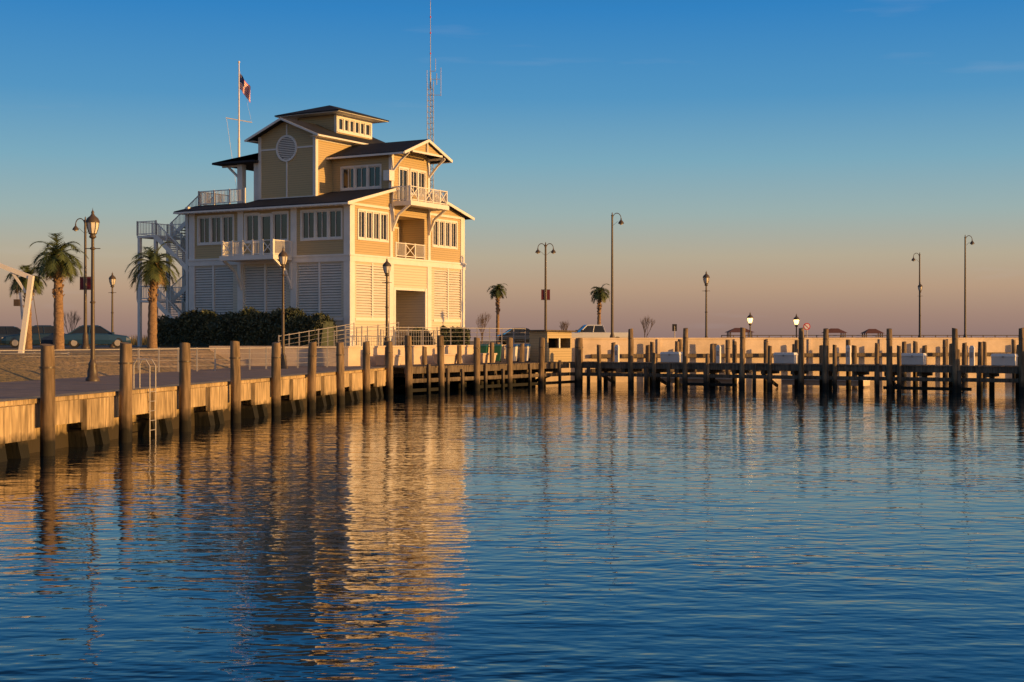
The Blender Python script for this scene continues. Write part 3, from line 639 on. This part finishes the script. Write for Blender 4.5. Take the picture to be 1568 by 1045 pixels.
def palm(x, y, z0, hc, crown=1.9, lean=(0, 0), nf=42, r=.24):
    E = empty('palm_tree', (x, y, z0)); mb = MB(); n = 14; segs = 22
    pts = []
    for i in range(segs + 1):
        t = i / segs; rr = r * (1.25 - .45 * t) * (1 + (.07 if i % 2 else -.04)); 
        if t > .86: rr *= 1 + (t - .86) * 4
        pts.append((lean[0] * t * t, lean[1] * t * t, hc * t, rr))
    vs = []; fs = []
    for (px, py, pz, rr) in pts:
        for j in range(n):
            a = 2 * math.pi * j / n; q = rr * (1 + U(-.05, .05)); vs.append((px + math.cos(a) * q, py + math.sin(a) * q, pz))
    for i in range(segs):
        for j in range(n): fs.append((i * n + j, i * n + (j + 1) % n, (i + 1) * n + (j + 1) % n, (i + 1) * n + j))
    mb.add(vs, fs, 0, True)
    for i in range(70):
        t = U(.55, 1); a = U(0, 6.28); rr = r * (1.25 - .45 * t) * (1.1 if t < .86 else 1.4); c = Vector((lean[0] * t * t + math.cos(a) * rr * .8, lean[1] * t * t + math.sin(a) * rr * .8, hc * t))
        mb.beam(c, c + Vector((math.cos(a) * .12, math.sin(a) * .12, .16)), .08, .04, 0)
    mb.obj('trunk', ['trunk'], E)
    fb = MB(); top = Vector((lean[0], lean[1], hc))
    for i in range(nf):
        az = i * 2.39996 + U(-.25, .25); el = math.radians(70 - 112 * (i / nf) ** .9 + U(-9, 9)); Lf = crown * U(.8, 1.12) * (1 if i < nf * .8 else .75)
        mi = 1 if (i > nf * .88) else 0
        d = Vector((math.cos(az) * math.cos(el), math.sin(az) * math.cos(el), math.sin(el))); k = 14; step = Lf / k
        prev = top.copy()
        for j in range(k):
            d = (d + Vector((0, 0, -.06 - .016 * j))).normalized(); p2 = prev + d * step
            fb.beam(prev, p2, .035, .025, mi)
            side = d.cross(Vector((0, 0, 1)))
            if side.length < .05: side = Vector((math.sin(az), -math.cos(az), 0))
            side.normalize(); upv = side.cross(d)
            if j >= 1:
                ll = crown * .25 * math.sin(math.pi * (.2 + .74 * j / k)) + .05
                for h2 in (0, .5):
                    c = prev.lerp(p2, h2)
                    for sg in (-1, 1):
                        tip = c + side * sg * ll * U(.7, .95) + d * ll * .9 + upv * .15 * ll + Vector((0, 0, -ll * .35 * U(.2, 1.6)))
                        fb.add([c - d * .03, c + d * .045, tip], [(0, 1, 2)], mi)
            prev = p2
    fb.obj('fronds', ['frond', 'frond2'], E)
    return E
palm(-21.5, 85, 2.25, 5.3, 1.95, (.1, 0), r=.24)
palm(-23.9, 75, 2.2, 5.2, 1.75, (-.1, .1), r=.23)
palm(-28.6, 84, 2.3, 4.4, 1.5, nf=34, r=.2)
palm(-1.45, 145, GZ, 5.6, 1.25, r=.16, nf=32)
palm(8.55, 140, GZ, 5.2, 1.4, (.1, 0), r=.17, nf=32)
def bare_shrub(x, y, z0, h):
    mb = MB()
    def br(p, d, l, r_, k):
        q = p + d * l; mb.cyl(p, q, r_, r_ * .7, 5, 0, False)
        if k:
            for _ in range(3):
                nd = (d + Vector((U(-.4, .4), U(-.4, .4), U(0, .45)))).normalized(); br(p.lerp(q, U(.6, 1)), nd, l * .72, r_ * .6, k - 1)
    for _ in range(3): br(Vector((0, 0, 0)), Vector((U(-.2, .2), U(-.2, .2), 1)).normalized(), h * .36, .03, 4)
    mb.obj('bare_shrub', ['bark'], loc=(x, y, z0))
bare_shrub(-2.4, 113, GZ, 2.9); bare_shrub(4.7, 122, GZ, 2.4); bare_shrub(11.7, 125, GZ, 2.8); bare_shrub(-36, 116, GZ, 3.2)

# ------------------------------------------------------------------ lamps
def lantern(mb, c, s=1.0, mg=1):
    mb.lathe(c, [(.05 * s, -.1 * s), (.13 * s, -.04 * s), (.13 * s, 0), (.09 * s, .05 * s), (.16 * s, .1 * s)], 12, 0)
    mb.lathe(c, [(.13 * s, .1 * s), (.2 * s, .3 * s), (.225 * s, .5 * s), (.19 * s, .6 * s)], 8, mg, False)
    for i in range(8):
        a = 2 * math.pi * i / 8; ca, sa = math.cos(a), math.sin(a)
        mb.tube([(c[0] + ca * .135 * s, c[1] + sa * .135 * s, c[2] + .1 * s), (c[0] + ca * .205 * s, c[1] + sa * .205 * s, c[2] + .3 * s), (c[0] + ca * .232 * s, c[1] + sa * .232 * s, c[2] + .5 * s)], .012 * s, 5, 0)
    mb.lathe(c, [(.26 * s, .5 * s), (.25 * s, .56 * s), (.2 * s, .66 * s), (.1 * s, .74 * s), (.06 * s, .8 * s), (.05 * s, .84 * s), (.06 * s, .88 * s), (.015 * s, .95 * s), (.001, 1.05 * s)], 12, 0)
def street_lamp(x, y, z0, zt, lit=False, name='street_lamp'):
    mb = MB(); h = zt - z0
    mb.lathe((0, 0, 0), [(.26, 0), (.26, .1), (.2, .16), (.2, .35), (.15, .55), (.17, .62), (.1, .75), (.085, .8)], 12, 0)
    mb.cyl((0, 0, .75), (0, 0, h - 1.1), .085, .055, 12, 0)
    for zz in (h * .45, h - 1.5): mb.lathe((0, 0, zz), [(.06, 0), (.1, .03), (.1, .07), (.06, .1)], 12, 0)
    mb.beam((-.28, 0, h - 1.45), (.28, 0, h - 1.45), .03, .03, 0)
    lantern(mb, (0, 0, h - 1.0), 1.0)
    mb.obj(name, ['bronze', 'lit' if lit else 'lglass'], loc=(x, y, z0))
street_lamp(-15.33, 52, DZ, 7.8); street_lamp(-11.75, 73, DZ, 7.75); street_lamp(-7.3, 83, GZ, 7.75); street_lamp(-28.1, 100, GZ, 7.7); street_lamp(14.0, 102.5, GZ, 7.9)
street_lamp(41.9, 146, GZ, 8.8)
def short_lamp(x, y, zt):
    mb = MB(); mb.cyl((0, 0, 0), (0, 0, zt - GZ - .9), .06, .045, 10, 0); lantern(mb, (0, 0, zt - GZ - .9), .9); mb.obj('pier_lamp', ['bronze', 'lit'], loc=(x, y, GZ))
short_lamp(17.3, 103.3, 4.95); short_lamp(20.9, 104.5, 4.85)
def tall_lamp(x, y, z0, zt, arms=(1, -1), banner=False, s=1.0):
    mb = MB(); h = zt - z0
    mb.lathe((0, 0, 0), [(.28, 0), (.28, .15), (.2, .25), (.18, .8), (.12, 1.0)], 12, 0)
    mb.cyl((0, 0, .9), (0, 0, h - .2), .11, .07, 12, 0); mb.lathe((0, 0, h - .2), [(.09, 0), (.09, .05), (.03, .12), (.05, .18), (.001, .3)], 10, 0)
    for sg in arms:
        pts = []
        for i in range(9):
            t = i / 8; a = math.pi * (1 - t); pts.append(Vector((sg * (.30 + .28 * math.cos(a)) * s + sg * .02, 0, h - .4 + math.sin(a) * .36 * s)))
        mb.tube([Vector((0, 0, h - 1.0)), Vector((sg * .05, 0, h - .7))] + pts, .03, 6, 0)
        e = pts[-1]; q = s * .75; mb.lathe((e.x, e.y, e.z - .55 * q), [(.001, -.03), (.12 * q, 0), (.2 * q, .1 * q)], 12, 1); mb.lathe((e.x, e.y, e.z - .55 * q), [(.27 * q, .08 * q), (.24 * q, .2 * q), (.12 * q, .36 * q), (.06 * q, .42 * q), (.05 * q, .58 * q)], 12, 0)
        mb.beam((0, 0, h - 1.0), (sg * .42, 0, h - .62), .02, .02, 0)
    if banner:
        zb = h * .5
        for sg in (-1, 1):
            mb.beam((0, 0, zb + .4), (sg * .36, 0, zb + .4), .03, .03, 0); mb.beam((0, 0, zb - .4), (sg * .36, 0, zb - .4), .03, .03, 0)
            mb.box(min(sg * .1, sg * .34), max(sg * .1, sg * .34), -.01, .01, zb - .38, zb + .38, 2)
    mb.obj('double_street_lamp' if len(arms) == 2 else 'tall_street_lamp', ['bronze', 'lglass', 'red'], loc=(x, y, z0))
tall_lamp(-26.4, 88, GZ, 10.5, (1, -1), True); tall_lamp(2.6, 110, GZ, 10.4, (1, -1), True)
tall_lamp(7.75, 110, GZ, 12.7, (1,), s=1.15); tall_lamp(42.7, 134, GZ, 12.7, (1,), s=1.1); tall_lamp(43, 150, GZ, 12.0, (-1,), s=1.1)

# ------------------------------------------------------------------ flagpole
E = empty('flagpole', (-24, 125, GZ)); mb = MB()
mb.cyl((0, 0, 0), (0, 0, 18.2), .16, .1, 12); mb.cyl((0, 0, 17.4), (0, 0, 24.8), .08, .045, 10); mb.lathe((0, 0, 24.8), [(.05, 0), (.1, .06), (.1, .14), (.001, .22)], 10)
mb.beam((-1.15, 0, 20.0), (1.15, 0, 19.6), .08, .08); mb.cyl((-1.1, 0, 20), (-.1, 0, 13), .015, n=5); mb.cyl((0, 0, 24.5), (1.1, 0, 19.7), .008, n=5)
mb.obj('pole', ['white'], E)
mb = MB(); nu, nv = 24, 26
def fl(i, j):
    u = i / nu; v = j / nv
    return (.06 + 1.0 * u + .05 * math.sin(u * 9 + v * 2) * u, .22 * math.sin(u * 11 + v * 1.5) * (.3 + u), 23.9 - 1.35 * v - 1.3 * u ** 1.1 + .06 * math.sin(u * 8))
vs = [fl(i, j) for i in range(nu + 1) for j in range(nv + 1)]
for i in range(nu):
    for j in range(nv):
        a = i * (nv + 1) + j; st_ = j // 2; mi = 2 if (i < nu * .42 and j < 14) else (0 if st_ % 2 == 0 else 1)
        mb.add([vs[a], vs[a + nv + 1], vs[a + nv + 2], vs[a + 1]], [(0, 1, 2, 3)], mi, True)
mb.obj('flag', ['flagr', 'flagw', 'flagb'], E)

# ------------------------------------------------------------------ radio tower
mb = MB(); w_ = .28; H = 23.2; legs = [(w_, -.16), (-w_, -.16), (0, .32)]
for lx, ly in legs: mb.cyl((lx, ly, 0), (lx, ly, H), .035, .03, 6)
z = 0
while z < H - .5:
    for i in range(3):
        a = legs[i]; b2 = legs[(i + 1) % 3]; mb.cyl((*a, z), (*b2, z + .5), .014, n=4); mb.cyl((*a, z), (*b2, z), .014, n=4)
    z += .5
mb.cyl((0, 0, H - .6), (0, 0, H + .8), .07, .06, 8); mb.cyl((0, 0, H), (0, 0, H + 7.1), .035, .022, 8)
for zz in (H + 2.4, H + 4.2, H + 5.6): mb.cyl((0, 0, zz), (0, 0, zz + .12), .06, n=8, mat=1)
for zz, dx in ((H + .2, .5), (H - 1.2, .55), (H + .9, .25)):
    mb.beam((-.1, 0, zz), (dx * 1.7, 0, zz), .04, .04); 
mb.cyl((.92, 0, H - 1.3), (.92, 0, H + 1.2), .025, n=6); mb.cyl((.55, 0, H - .3), (.55, 0, H + .7), .03, n=6); mb.cyl((-.3, 0, H - .2), (-.3, 0, H + 1.0), .025, n=6)
mb.cyl((.45, 0, H + .9), (.45, 0, H + 2.0), .02, n=6)
mb.obj('radio_tower', ['galv', 'flagr'], loc=(-7.17, 125, GZ))

# ------------------------------------------------------------------ guard rails
mb = MB(); rail(mb, (-16.8, 64), (-9.3, 77.5), DZ, kind='cable', post=.07, postspace=1.25); mb.obj('guard_rail', ['galv'])
mb = MB(); rail(mb, (-23.4, 52), (-16.8, 64), DZ, kind='cable', post=.05, postspace=3); mb.obj('guard_rail', ['galv'])
mb = MB(); rail(mb, (-9.3, 79.3), (.9, 96.3), GZ + .22, kind='cable', post=.06, postspace=1.5); mb.obj('guard_rail', ['galv'])
mb = MB(); rail(mb, (-13.2, 80.5), (-10.0, 90), GZ - .3, GZ + .5, kind='cable', post=.06, postspace=1.2); rail(mb, (-9, 97.5), (-4, 106), GZ, h=1.2, step=.3, post=.08); rail(mb, (-11.0, 88), (-7.5, 94), GZ, 3.0, kind='cable', post=.06, postspace=1.2); mb.obj('ramp_railing', ['galv'])
for x, y in ((-7.0, 80.6), (-4.0, 85.4), (-1.7, 89.4)):
    mb = MB(); mb.hexa([(-.7, -.3, 0), (.7, -.3, 0), (.7, .3, 0), (-.7, .3, 0), (-.8, -.36, .5), (.8, -.36, .5), (.8, .36, .5), (-.8, .36, .5)]); mb.box(-.84, .84, -.4, .4, .5, .6)
    mb.obj('concrete_bench', ['seawall'], loc=(x, y, DZ + .01), rot=math.radians(58.6), bevel=.02)

# ------------------------------------------------------------------ kiosk and bins
mb = MB(); 
mb.box(-1.0, -.9, -1, 1, 0, 2.0); mb.box(.9, 1.0, -1, 1, 0, 2.0, 0); mb.box(-.9, .9, .9, 1, 0, 2.0, 0); mb.box(-.9, .9, -1, -.9, 0, .9, 0); mb.box(-.9, .9, -1, -.9, 1.55, 2.0, 0)
mb.box(-.05, .05, -1.02, -.9, .9, 1.55, 2); mb.box(-.85, .85, .6, .85, 0, 1.7, 1)
mb.hexa([(-1.25, -1.25, 2.0), (1.25, -1.25, 1.95), (1.25, 1.25, 1.95), (-1.25, 1.25, 2.0), (-1.25, -1.25, 2.1), (1.25, -1.25, 2.05), (1.25, 1.25, 2.05), (-1.25, 1.25, 2.1)], 3)
mb.obj('dock_kiosk', ['siding', 'dark', 'white', 'timber'], loc=(2.55, 94.3, DZ), rot=math.radians(35))
def bin_(name, x, y, body, lid):
    mb = MB(); mb.hexa([(-.28, -.3, .08), (.28, -.3, .08), (.28, .3, .08), (-.28, .3, .08), (-.36, -.38, 1.0), (.36, -.38, 1.0), (.36, .38, 1.0), (-.36, .38, 1.0)], 0)
    mb.hexa([(-.39, -.42, 1.0), (.39, -.42, 1.0), (.39, .42, 1.0), (-.39, .42, 1.0), (-.36, -.36, 1.07), (.36, -.36, 1.07), (.34, .38, 1.17), (-.34, .38, 1.17)], 1)
    mb.cyl((-.32, .33, .12), (-.24, .33, .12), .12, n=12, mat=2); mb.cyl((.24, .33, .12), (.32, .33, .12), .12, n=12, mat=2); mb.cyl((-.3, .45, 1.0), (.3, .45, 1.0), .02, n=6, mat=2)
    mb.obj(name, [body, lid, 'rubber'], loc=(x, y, DZ + .01), rot=U(-.3, .3), bevel=.02)
bin_('trash_bin', -1.9, 90.5, 'green', 'green'); bin_('trash_bin', -1.05, 91.0, 'green', 'green'); bin_('recycling_bin', .0, 92.0, 'white', 'blue'); bin_('recycling_bin', .75, 92.6, 'white', 'blue')

# ------------------------------------------------------------------ cars
def paint(name, c): return mat(name, c, .2, .03, 1, spec=.6)
def wheels(mb, xs, hw, r):
    for x in xs:
        for sg in (-1, 1):
            mb.cyl((x, sg * (hw - .2), r), (x, sg * (hw + .01), r), r, n=20, mat=2); mb.cyl((x, sg * (hw - .02), r), (x, sg * (hw + .025), r), r * .62, n=14, mat=3)
def loft(mb, secs, mats):
    n = len(secs[0][1])
    for k in range(len(secs) - 1):
        a = [(secs[k][0], y, z) for y, z in secs[k][1]]; b2 = [(secs[k + 1][0], y, z) for y, z in secs[k + 1][1]]
        mb.add(a + b2, [(i, (i + 1) % n, (i + 1) % n + n, i + n)[::-1] for i in range(n)], mats, False)
    mb.add([(secs[0][0], y, z) for y, z in secs[0][1]], [tuple(range(n))], mats); mb.add([(secs[-1][0], y, z) for y, z in secs[-1][1]], [tuple(range(n))[::-1]], mats)
def ring(hw, z0, z1): return [(-hw * .95, z0), (hw * .95, z0), (hw, z0 + (z1 - z0) * .4), (hw * .97, z1 - .08), (hw * .86, z1), (-hw * .86, z1), (-hw * .97, z1 - .08), (-hw, z0 + (z1 - z0) * .4)]
def car(x, y, rot, col, name='parked_car', suv=False):
    p = paint('car_paint', col); mb = MB(); rf_ = .25 if suv else 0
    loft(mb, [(-2.25, ring(.78, .38, .78 + rf_ * .6)), (-2.1, ring(.86, .26, .92 + rf_ * .6)), (-1.2, ring(.9, .24, .98 + rf_ * .5)), (.8, ring(.9, .24, .96 + rf_ * .5)), (1.9, ring(.86, .26, .8 + rf_ * .6)), (2.2, ring(.76, .34, .66 + rf_ * .5))], 0)
    zb = .95 + rf_ * .5; zt = 1.44 + rf_; xb0, xt0, xt1, xb1 = (-2.05, -1.8, .35, 1.05) if suv else (-1.75, -1.0, .2, 1.0)
    q = [(xb0, -.8, zb), (xb1, -.8, zb), (xb1, .8, zb), (xb0, .8, zb), (xt0, -.62, zt), (xt1, -.62, zt), (xt1, .62, zt), (xt0, .62, zt)]
    mb.hexa(q, 1); mb.hexa([(xt0 - .03, -.64, zt - .03), (xt1 + .04, -.64, zt - .03), (xt1 + .04, .64, zt - .03), (xt0 - .03, .64, zt - .03), (xt0 + .1, -.55, zt + .06), (xt1 - .1, -.55, zt + .06), (xt1 - .1, .55, zt + .06), (xt0 + .1, .55, zt + .06)], 0)
    for sg in (-1, 1):
        for (bx, tx) in ((xb0, xt0), (xb1, xt1), ((xb0 + xb1) / 2 - .1, (xt0 + xt1) / 2)): mb.beam((bx, sg * .81, zb - .02), (tx, sg * .63, zt), .05, .07, 0)
        mb.box(1.0, 1.15, min(sg * .88, sg * 1.02), max(sg * .88, sg * 1.02), .92 + rf_ * .5, 1.04 + rf_ * .5, 0)
        mb.box(2.0, 2.19, min(sg * .5, sg * .74), max(sg * .5, sg * .74), .6 + rf_ * .4, .7 + rf_ * .4, 3); mb.box(-2.26, -2.1, min(sg * .55, sg * .79), max(sg * .55, sg * .79), .7 + rf_ * .4, .84 + rf_ * .4, 4)
    wheels(mb, (-1.4, 1.35), .86, .33)
    mb.obj(name, [p, 'glass', 'rubber', 'galv', 'red'], loc=(x, y, GZ + .01), rot=rot, bevel=.02)
def pickup(x, y, rot, col):
    p = paint('truck_paint', col); mb = MB()
    loft(mb, [(-2.8, ring(.9, .5, 1.15)), (-.6, ring(.95, .42, 1.15)), (1.3, ring(.95, .42, 1.15)), (2.5, ring(.93, .42, 1.1)), (2.75, ring(.85, .48, .95))], 0)
    mb.box(-2.7, -.8, -.78, .78, 1.152, 1.16, 5)
    mb.hexa([(-.75, -.85, 1.14), (1.5, -.85, 1.14), (1.5, .85, 1.14), (-.75, .85, 1.14), (-.55, -.7, 1.72), (.85, -.7, 1.72), (.85, .7, 1.72), (-.55, .7, 1.72)], 1)
    mb.hexa([(-.58, -.72, 1.7), (.9, -.72, 1.7), (.9, .72, 1.7), (-.58, .72, 1.7), (-.5, -.62, 1.8), (.8, -.62, 1.8), (.8, .62, 1.8), (-.5, .62, 1.8)], 0)
    for sg in (-1, 1):
        for (bx, tx) in ((-.75, -.55), (1.5, .85), (.35, .2)): mb.beam((bx, sg * .86, 1.12), (tx, sg * .71, 1.72), .05, .08, 0)
        mb.box(1.3, 1.45, min(sg * .95, sg * 1.15), max(sg * .95, sg * 1.15), 1.15, 1.35, 5)
    mb.box(2.72, 2.85, -.85, .85, .5, .66, 3); wheels(mb, (-1.8, 1.75), .92, .38)
    mb.obj('pickup_truck', [p, 'glass', 'rubber', 'galv', 'red', 'dark'], loc=(x, y, GZ + .01), rot=rot, bevel=.02)
car(-27.6, 94.5, math.radians(15), (.02, .06, .13)); car(-31.6, 94.5, math.radians(200), (.015, .04, .08))
car(-37, 103, math.radians(195), (.02, .03, .05)); car(1.0, 121, math.radians(10), (.015, .017, .02)); pickup(7.2, 124, math.radians(-170), (.6, .6, .58))

# ------------------------------------------------------------------ davit crane far left
E = empty('boat_hoist', (-22.0, 63.5, DZ)); mb = MB()
mb.cyl((0, 0, 0), (0, 0, .5), .35, .3, 14); mb.beam((0, 0, .3), (.55, 0, 4.35), .2, .24); mb.beam((.6, 0, 4.25), (-1.6, 0, 5.1), .16, .2); mb.beam((-1.6, 0, 5.1), (-3.4, 0, 5.6), .13, .17)
mb.beam((.1, .12, 2.4), (-.0, .1, 3.6), .08, .08); mb.cyl((.5, 0, 4.3), (.8, .5, 1.2), .015, n=5, mat=1); mb.cyl((-.1, 0, 4.6), (-.1, 0, 3.3), .012, n=5, mat=1); mb.box(-.22, .02, -.1, .1, 3.0, 3.3, 1); mb.beam((-.4, 0, 4.65), (.3, 0, 3.6), .08, .1)
mb.box(-.9, -.3, -.4, .3, 0, .45); mb.box(.35, .7, -.25, .25, 0, .3)
mb.obj('hoist_frame', ['white', 'bronze'], E)
mb = MB(); rail(mb, (-23.5, 61), (-19.5, 62.5), DZ, kind='cable', h=.9, post=.07); mb.obj('guard_rail', ['galv'])

# ------------------------------------------------------------------ sea pier with shelters on the far right
mb = MB(); mb.box(44, 230, 299, 301.5, 2.2, 2.5, 0)
x = 44
while x < 230:
    mb.cyl((x, 299.3, -1), (x, 299.3, 2.2), .18, n=6); mb.cyl((x, 301.2, -1), (x, 301.2, 2.2), .18, n=6); mb.box(x, x + .15, 299, 299.15, 2.5, 3.5, 0); x += 2.5
mb.box(44, 230, 298.95, 299.1, 3.45, 3.6, 0); mb.box(44, 230, 298.98, 299.08, 3.0, 3.1, 0); mb.obj('fishing_pier', ['timber'])
def gazebo(x, y, w_, z0, zt):
    mb = MB(); h = w_ / 2
    for a in (-1, 1):
        for b2 in (-1, 0, 1): mb.box(a * h * .8 - .1, a * h * .8 + .1, b2 * h * .8 - .1, b2 * h * .8 + .1, 0, zt - z0 - .9, 1)
    mb.add([(-h, -h, zt - z0 - .95), (h, -h, zt - z0 - .95), (h, h, zt - z0 - .95), (-h, h, zt - z0 - .95), (-h * .35, 0, zt - z0), (h * .35, 0, zt - z0)], [(0, 1, 5, 4), (1, 2, 5), (2, 3, 4, 5), (3, 0, 4), (3, 2, 1, 0)], 0)
    mb.obj('pier_shelter', ['brown', 'timber'], loc=(x, y, z0))
gazebo(47.5, 297, 5.5, 2.45, 5.1); gazebo(68, 300, 4.6, 2.45, 5.0); gazebo(76, 300, 4.2, 2.45, 4.9)
mb = MB(); mb.cyl((0, 0, 0), (0, 0, 1.6), .03, n=8, mat=1); mb.cyl((0, .02, 1.5), (0, -.02, 1.5), .26, n=24, mat=0); mb.cyl((0, -.02, 1.5), (0, -.03, 1.5), .19, n=24, mat=2); mb.beam((-.14, -.035, 1.64), (.14, -.035, 1.36), .01, .05, 0)
mb.obj('warning_sign', ['flagr', 'galv', 'flagw'], loc=(21.6, 104.2, GZ))
mb = MB(); mb.cyl((0, 0, 0), (0, 0, 1.6), .04, n=8, mat=0); mb.box(-.18, .18, -.03, .03, 1.2, 1.75, 1); mb.obj('parking_sign', ['galv', 'dark'], loc=(12.8, 112, GZ))
